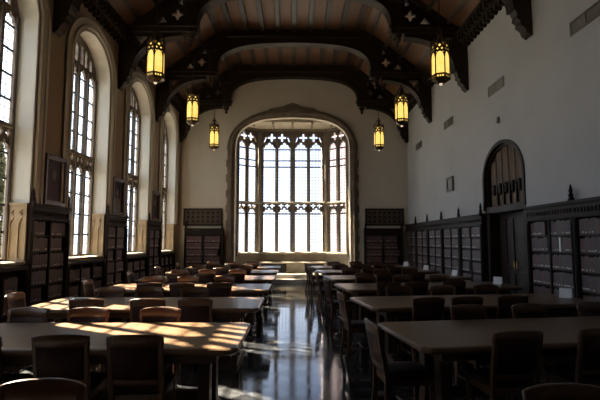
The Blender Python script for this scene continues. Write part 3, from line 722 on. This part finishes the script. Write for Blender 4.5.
# ------------------------------------------------------------------ tables
tb = thing('library_table', 'x', 'table')
TLn, TD, TZ = 3.0, 1.22, .76
ch = .055
def top_poly(o): a, b = TLn / 2 - o, TD / 2 - o; return [(-a + ch, -b), (a - ch, -b), (a, -b + ch), (a, b - ch), (a - ch, b), (-a + ch, b), (-a, b - ch), (-a, -b + ch)]
W = MB(); W.loft([[(x, y, z) for x, y in top_poly(o)] for o, z in ((.03, .70), (.012, .712), (.0, .722), (.0, .738), (.004, .749), (.012, .757), (.024, TZ))]); W.build('tabletop', M['table'], tb)
W = MB()
for s in (-1, 1): W.box(-1.30, 1.30, s * .48 - .015, s * .48 + .015, .62, .702); W.box(s * 1.30 - .015, s * 1.30 + .015, -.495, .495, .62, .702)
W.build('apron', M['table_leg'], tb, bev=.004)
for s in (-1, 1):
    x = s * 1.17
    W = MB(); W.post([(x, -.0, 0, .045, .42), (x, 0, .06, .045, .42), (x, 0, .11, .04, .30)])
    pe = W.build('pedestal', M['table_leg'], tb, bev=.01)
    MB().box(x - .05, x + .05, -.46, .46, .625, .70).build('bearer', M['table_leg'], pe, bev=.006)
    for t in (-1, 1):
        W = MB(); W.post([(x, t * .17, .10, .06, .075), (x, t * .17, .2, .05, .065), (x, t * .17, .52, .05, .065), (x, t * .17, .64, .06, .075)]); W.build('post', M['table_leg'], pe, bev=.006)
        A = [(t * (.22 + .19 * (1 - math.cos(q))), .45 + .18 * math.sin(q)) for q in [PI / 2 * i / 8 for i in range(9)]]
        W = MB(); W.plate([A + [(t * .22, .63)]], lambda u, v, w: (x + w, u, v), -.02, .02); W.build('bracket', M['table_leg'], pe)
W = MB(); W.box(-1.14, 1.14, -.03, .03, .17, .27); W.build('stretcher', M['table_leg'], tb, bev=.008)

ROWY = [4.33 + 2.2 * k for k in range(6)]
LX = [-1.94] * 6
RL = [.97, .95, .90, .82, .74, .68]       # left ends of the right-hand tables
TH_R = math.radians(8)                    # the right-hand tables stand a little askew
RC = [(RL[k] + 1.66 * math.cos(TH_R) - .03, ROWY[k] + 1.66 * math.sin(TH_R)) for k in range(6)]
RX = [c[0] for c in RC]
RN = ['nearest', 'second', 'third', 'fourth', 'fifth', 'farthest']
first = True
for side, xs in (('left', LX), ('right', RX)):
    for k in range(6):
        o = tb if first else copy_tree(tb); first = False
        o.location = (xs[k], ROWY[k] if side == 'left' else RC[k][1], 0); o.rotation_euler = (0, 0, 0 if side == 'left' else TH_R); o.scale = (1 if side == 'left' else 1.11, 1, 1)
        lb = '%s long wooden reading table in the row %s of the aisle' % (RN[k], side)
        if side == 'left' and k == 0: lb = 'nearest long wooden table left of the aisle, its top striped with sunlight'
        o['label'] = lb; o['group'] = 'reading tables'

# ------------------------------------------------------------------ chairs
cr = thing('library_chair', 'x', 'chair')
def backx(x): return -.03 * (1 - (x / .21) ** 2)       # plan curve of the back
def lean(z): return -.195 - max(0, z - .44) * .19
for s in (-1, 1):
    W = MB(); W.post([(s * .195, -.245, 0, .017, .02), (s * .2, -.20, .25, .019, .022), (s * .2, -.195, .44, .020, .024), (s * .205, lean(.65), .65, .018, .02), (s * .21, lean(.865), .865, .016, .015)]); W.build('rear_leg', M['chair'], cr, bev=.004)
    W = MB(); W.post([(s * .2, .19, 0, .015, .015), (s * .2, .19, .3, .019, .019), (s * .2, .19, .43, .021, .021)]); W.build('front_leg', M['chair'], cr, bev=.004)
    W = MB(); W.tube([(s * .197, -.21, .17), (s * .2, .19, .17)], .011, 8); W.build('stretcher', M['chair'], cr)
W = MB(); W.tube([(-.2, .0, .17), (.2, .0, .17)], .011, 8); W.build('stretcher', M['chair'], cr)
W = MB()
for s in (-1, 1): W.box(s * .21, s * .19, -.18, .18, .37, .43)
W.box(-.19, .19, .175, .195, .37, .43); W.box(-.19, .19, -.195, -.175, .37, .43)
W.build('seat_frame', M['chair'], cr, bev=.003)
W = MB()
def rr(hx, hy, z, r=.05):
    pts = []
    for cx, cy, a0 in ((hx - r, hy - r, 0), (-hx + r, hy - r, PI / 2), (-hx + r, -hy + r, PI), (hx - r, -hy + r, 3 * PI / 2)):
        for i in range(5): a = a0 + PI / 2 * i / 4; pts.append((cx + r * math.cos(a), cy + .01 + r * math.sin(a), z))
    return pts
W.loft([rr(.20, .195, .43), rr(.222, .215, .44), rr(.225, .218, .46), rr(.21, .20, .478), rr(.12, .12, .486)], 0, True); W.build('seat', M['leather'], cr)
NX = 12
def back_sheet(z0f, z1f, t0, t1, hx):
    secs = []
    for i in range(NX + 1):
        x = -hx + 2 * hx * i / NX; z0, z1 = z0f(x), z1f(x); y0, y1 = lean(z0) + backx(x), lean(z1) + backx(x)
        secs.append([(x, y0 + t0, z0), (x, y1 + t0, z1), (x, y1 + t1, z1), (x, y0 + t1, z0)])
    return secs
crown = lambda x: .90 - .022 * (abs(x) / .23) ** 3
W = MB(); W.loft(back_sheet(lambda x: .80, crown, -.014, .016, .232), 0, True); W.build('top_rail', M['chair'], cr, bev=.005)
W = MB(); W.loft(back_sheet(lambda x: .55, lambda x: .805, -.010, .014, .192), 0, True); W.build('back_panel', M['leather'], cr, bev=.004)
W = MB(); W.loft(back_sheet(lambda x: .50, lambda x: .552, -.010, .012, .19), 0, True); W.build('lower_rail', M['chair'], cr, bev=.003)
chair_used = False
def chair(x, y, rz, label, group):
    global chair_used
    o = cr if not chair_used else copy_tree(cr); chair_used = True
    o.location = (x, y, 0); o.scale = (.93, 1, 1); o.rotation_euler = (0, 0, rz + R.uniform(-.05, .05)); o['label'] = label; o['group'] = group
NEAR_L = [[-21, 62, 137], [88, 148, 196], [150, 183, 219], [178, 207, 235], [198, 222, 243], [212, 232, 251]]
FAR_L = [[34, 95, 163], [109, 153, 197], [153, 190, 225], [178, 209, 238], [200, 224, 246], [214, 234, 253]]
NEAR_R = [[519, 605], [420, 468, 514], [383, 418, 455], [356, 386, 416], [345, 370, 395], [337, 358, 380]]
FAR_R = [[468, 527, 592], [398, 442, 485], [366, 402, 438], [352, 381, 409], [341, 364, 388], [334, 355, 376]]
CN = ['closest to the aisle', 'second from the aisle', 'third from the aisle']
def on_edge(px, c, th, off):
    """point on the line parallel to a table's long edge (offset off from its centre) that lies in the view direction px"""
    d = Vector((math.cos(th), math.sin(th))); n = Vector((-d.y, d.x)); p = Vector(c) + n * off
    k = (px - 294) / 465; t = (k * p.y - p.x) / (d.x - k * d.y)
    t = max(-.86, min(.86, t)) if th == 0 else max(-.98, min(.98, t))     # keep clear of the table's pedestals
    return p + d * t, n
for side, near, far in (('left', NEAR_L, FAR_L), ('right', NEAR_R, FAR_R)):
    for k in range(6):
        grp = 'chairs at the %s table %s of the aisle' % (RN[k], side)
        c, th = ((LX[k], ROWY[k]), 0) if side == 'left' else (RC[k], TH_R)
        for nm, xs, sg, rz in (('near', near[k], -1, 0), ('far', far[k], 1, PI)):
            order = sorted(xs, key=lambda x: abs(x - 294))
            for x in xs:
                q, n = on_edge(x, c, th, sg * (.69 if sg > 0 else .76))
                q = q - n * sg * ((.282 if sg > 0 else .352) + R.uniform(-.04, 0))
                chair(q.x, q.y, rz + th, 'wooden chair on %s side of the %s %s-hand table, %s' % (nm, RN[k], side, CN[order.index(x)]), grp)
for k in range(1, 6):
    chair(-3.50, ROWY[k] - .1, -PI / 2, 'wooden chair at the window end of the %s left-hand table, back to the windows' % RN[k], 'chairs at the ends of the left tables')
for k in range(6):
    chair(RL[k] + (.0 if k == 0 else R.uniform(-.04, 0)), ROWY[k] + (-.08 if k == 0 else R.uniform(-.12, .12)), -PI / 2 + .12, 'wooden chair standing in the aisle at the end of the %s right-hand table' % RN[k], 'chairs at the aisle ends of the right tables')
chair(-1.27, 2.16, PI, 'wooden chair in the bottom corner of the picture nearest the camera, left of the aisle', 'chairs nearest the camera')
chair(1.33, 2.04, PI, 'wooden chair at the bottom edge nearest the camera, right of the aisle', 'chairs nearest the camera')

# ------------------------------------------------------------------ white cards on the right tables
tc_ = thing('table_card', 'x', 'card')
W = MB(); W.add([(-.1, -.05, 0), (.1, -.05, 0), (.1, 0, .165), (-.1, 0, .165), (-.1, -.047, 0), (.1, -.047, 0), (.1, .001, .160), (-.1, .001, .160)], [(0, 1, 2, 3), (7, 6, 5, 4), (0, 4, 5, 1), (3, 2, 6, 7), (0, 3, 7, 4), (1, 5, 6, 2)]); W.build('front_face', M['paper'], tc_)
W = MB(); W.add([(-.1, .05, 0), (.1, .05, 0), (.1, 0, .165), (-.1, 0, .165), (-.1, .047, 0), (.1, .047, 0), (.1, -.001, .160), (-.1, -.001, .160)], [(3, 2, 1, 0), (4, 5, 6, 7), (1, 5, 4, 0), (7, 6, 2, 3), (4, 7, 3, 0), (2, 6, 5, 1)]); W.build('rear_face', M['paper'], tc_)
for n, k in enumerate((1, 2, 3, 4, 5)):
    o = tc_ if n == 0 else copy_tree(tc_)
    o.location = (RC[k][0] + 1.5 * math.cos(TH_R), RC[k][1] + 1.5 * math.sin(TH_R), TZ + .0005); o.rotation_euler = (0, 0, -.95 + R.uniform(-.2, .2)); o.scale = (.85, .85, .85)
    o['label'] = 'small folded white card standing on the wall end of the %s right-hand table' % RN[k]; o['group'] = 'white cards on the right tables'

bi.location = (XB - .002 - .028, 7.72, 1.42 + .001); bi.rotation_euler = (0, 0, -PI / 2)
for o in list(bpy.data.objects):      # the books that would stand where the binder is make room
    if o.name.split('.')[0] == 'book' and abs(o.location.x - bi.location.x) < .1 and abs(o.location.y - bi.location.y) < .052 and abs(o.location.z - bi.location.z) < .05:
        bpy.data.objects.remove(o)

# ------------------------------------------------------------------ outside
tag(MB().box(-60, 60, -30, 90, -1.3, -1.2).build('ground', M['ground']), 'pale paved ground outside the windows', kind='structure')
b = thing('brick_building', 'pinkish brick building seen through the right lights of the bay window', 'building', (12.35, 34, -1.2))
MB().box(-9.75, 9, 0, 10, 0, 15).build('wall', M['brick'], b)
for k in range(5):
    for j in range(3):
        w_ = MB().box(-7.6 + k * 3.4, -6.3 + k * 3.4, -.06, .1, 2 + j * 4.2, 4.2 + j * 4.2).build('window', M['moulding'], b)
        MB().box(-7.5 + k * 3.4, -6.4 + k * 3.4, -.08, -.05, 2.1 + j * 4.2, 4.1 + j * 4.2).build('pane', M['bld_glass'], w_)
MB().box(-9.75, 9.25, -.05, 10.25, 15, 15.4).build('roof', M['roofing'], b)
t = thing('evergreen_tree', 'dark evergreen tree outside the nearest left window', 'tree', (-8.4, 12.9, -1.2))
MB().tube([(0, 0, 0), (.05, .02, 2), (0, 0, 5.2)], .12, 8).build('trunk', M['bark'], t)
W = MB()
for i in range(4800):
    z = R.uniform(.6, 5.7); r = (1.45 * (1 - (z / 5.9)) + .12) * math.sqrt(R.random()); a = R.uniform(0, 2 * PI)
    c = Vector((r * math.cos(a), r * math.sin(a), z)); u = Vector((R.gauss(0, 1), R.gauss(0, 1), R.gauss(0, .6))).normalized(); v = u.orthogonal().normalized() * .05; u *= .13
    W.add([c - u, c + v, c + u, c - v], [(0, 1, 2, 3)])
W.build('foliage', M['leaf'], t)

# ------------------------------------------------------------------ light and camera
w = bpy.data.worlds.new('sky'); SC.world = w; w.use_nodes = True
N = w.node_tree.nodes; L = w.node_tree.links; bg = N['Background']
tc = N.new('ShaderNodeTexCoord'); sp = N.new('ShaderNodeSeparateXYZ'); L.new(tc.outputs['Generated'], sp.inputs[0])
rp = N.new('ShaderNodeValToRGB'); el = rp.color_ramp.elements; el[0].position = .0; el[0].color = (.76, .79, .87, 1); el[1].position = .9; el[1].color = (.20, .34, .70, 1)
e_ = el.new(.19); e_.color = (.60, .72, .95, 1); e_ = el.new(.30); e_.color = (.26, .40, .72, 1)
L.new(sp.outputs['Z'], rp.inputs[0])
# the sky is far brighter towards the sun's side (west, beyond the left windows)
mr = N.new('ShaderNodeMapRange'); mr.inputs['From Min'].default_value = .15; mr.inputs['From Max'].default_value = -.45; mr.inputs['To Min'].default_value = 0; mr.inputs['To Max'].default_value = 1
L.new(sp.outputs['X'], mr.inputs[0])
mx = N.new('ShaderNodeMix'); mx.data_type = 'RGBA'; L.new(mr.outputs[0], mx.inputs[0]); L.new(rp.outputs[0], mx.inputs[6]); mx.inputs[7].default_value = (1.95, 2.2, 2.5, 1)
L.new(mx.outputs[2], bg.inputs[0]); bg.inputs[1].default_value = 1.7
sl = bpy.data.lights.new('sun', 'SUN'); sl.energy = 88; sl.angle = .012; sl.color = (1, .84, .58)
so = bpy.data.objects.new('sun', sl); COL.objects.link(so)
so.rotation_euler = Vector((1, -.62, -1.17)).to_track_quat('-Z', 'Y').to_euler()
cd = bpy.data.cameras.new('camera'); cd.sensor_width = 36; cd.lens = FP * 36 / 600; cd.clip_start = .05; cd.clip_end = 300
co = bpy.data.objects.new('camera', cd); COL.objects.link(co); co.location = (0, 0, 1.6); co.rotation_euler = (PI / 2 + cam_p, 0, cam_yaw)
SC.camera = co
SC.view_settings.view_transform = 'Standard'; SC.view_settings.look = 'None'; SC.view_settings.exposure = 0; SC.view_settings.gamma = 1
cy = SC.cycles
cy.use_denoising = True; cy.max_bounces = 10; cy.diffuse_bounces = 6; cy.glossy_bounces = 4; cy.transparent_max_bounces = 24; cy.sample_clamp_indirect = 6; cy.caustics_reflective = False; cy.caustics_refractive = False
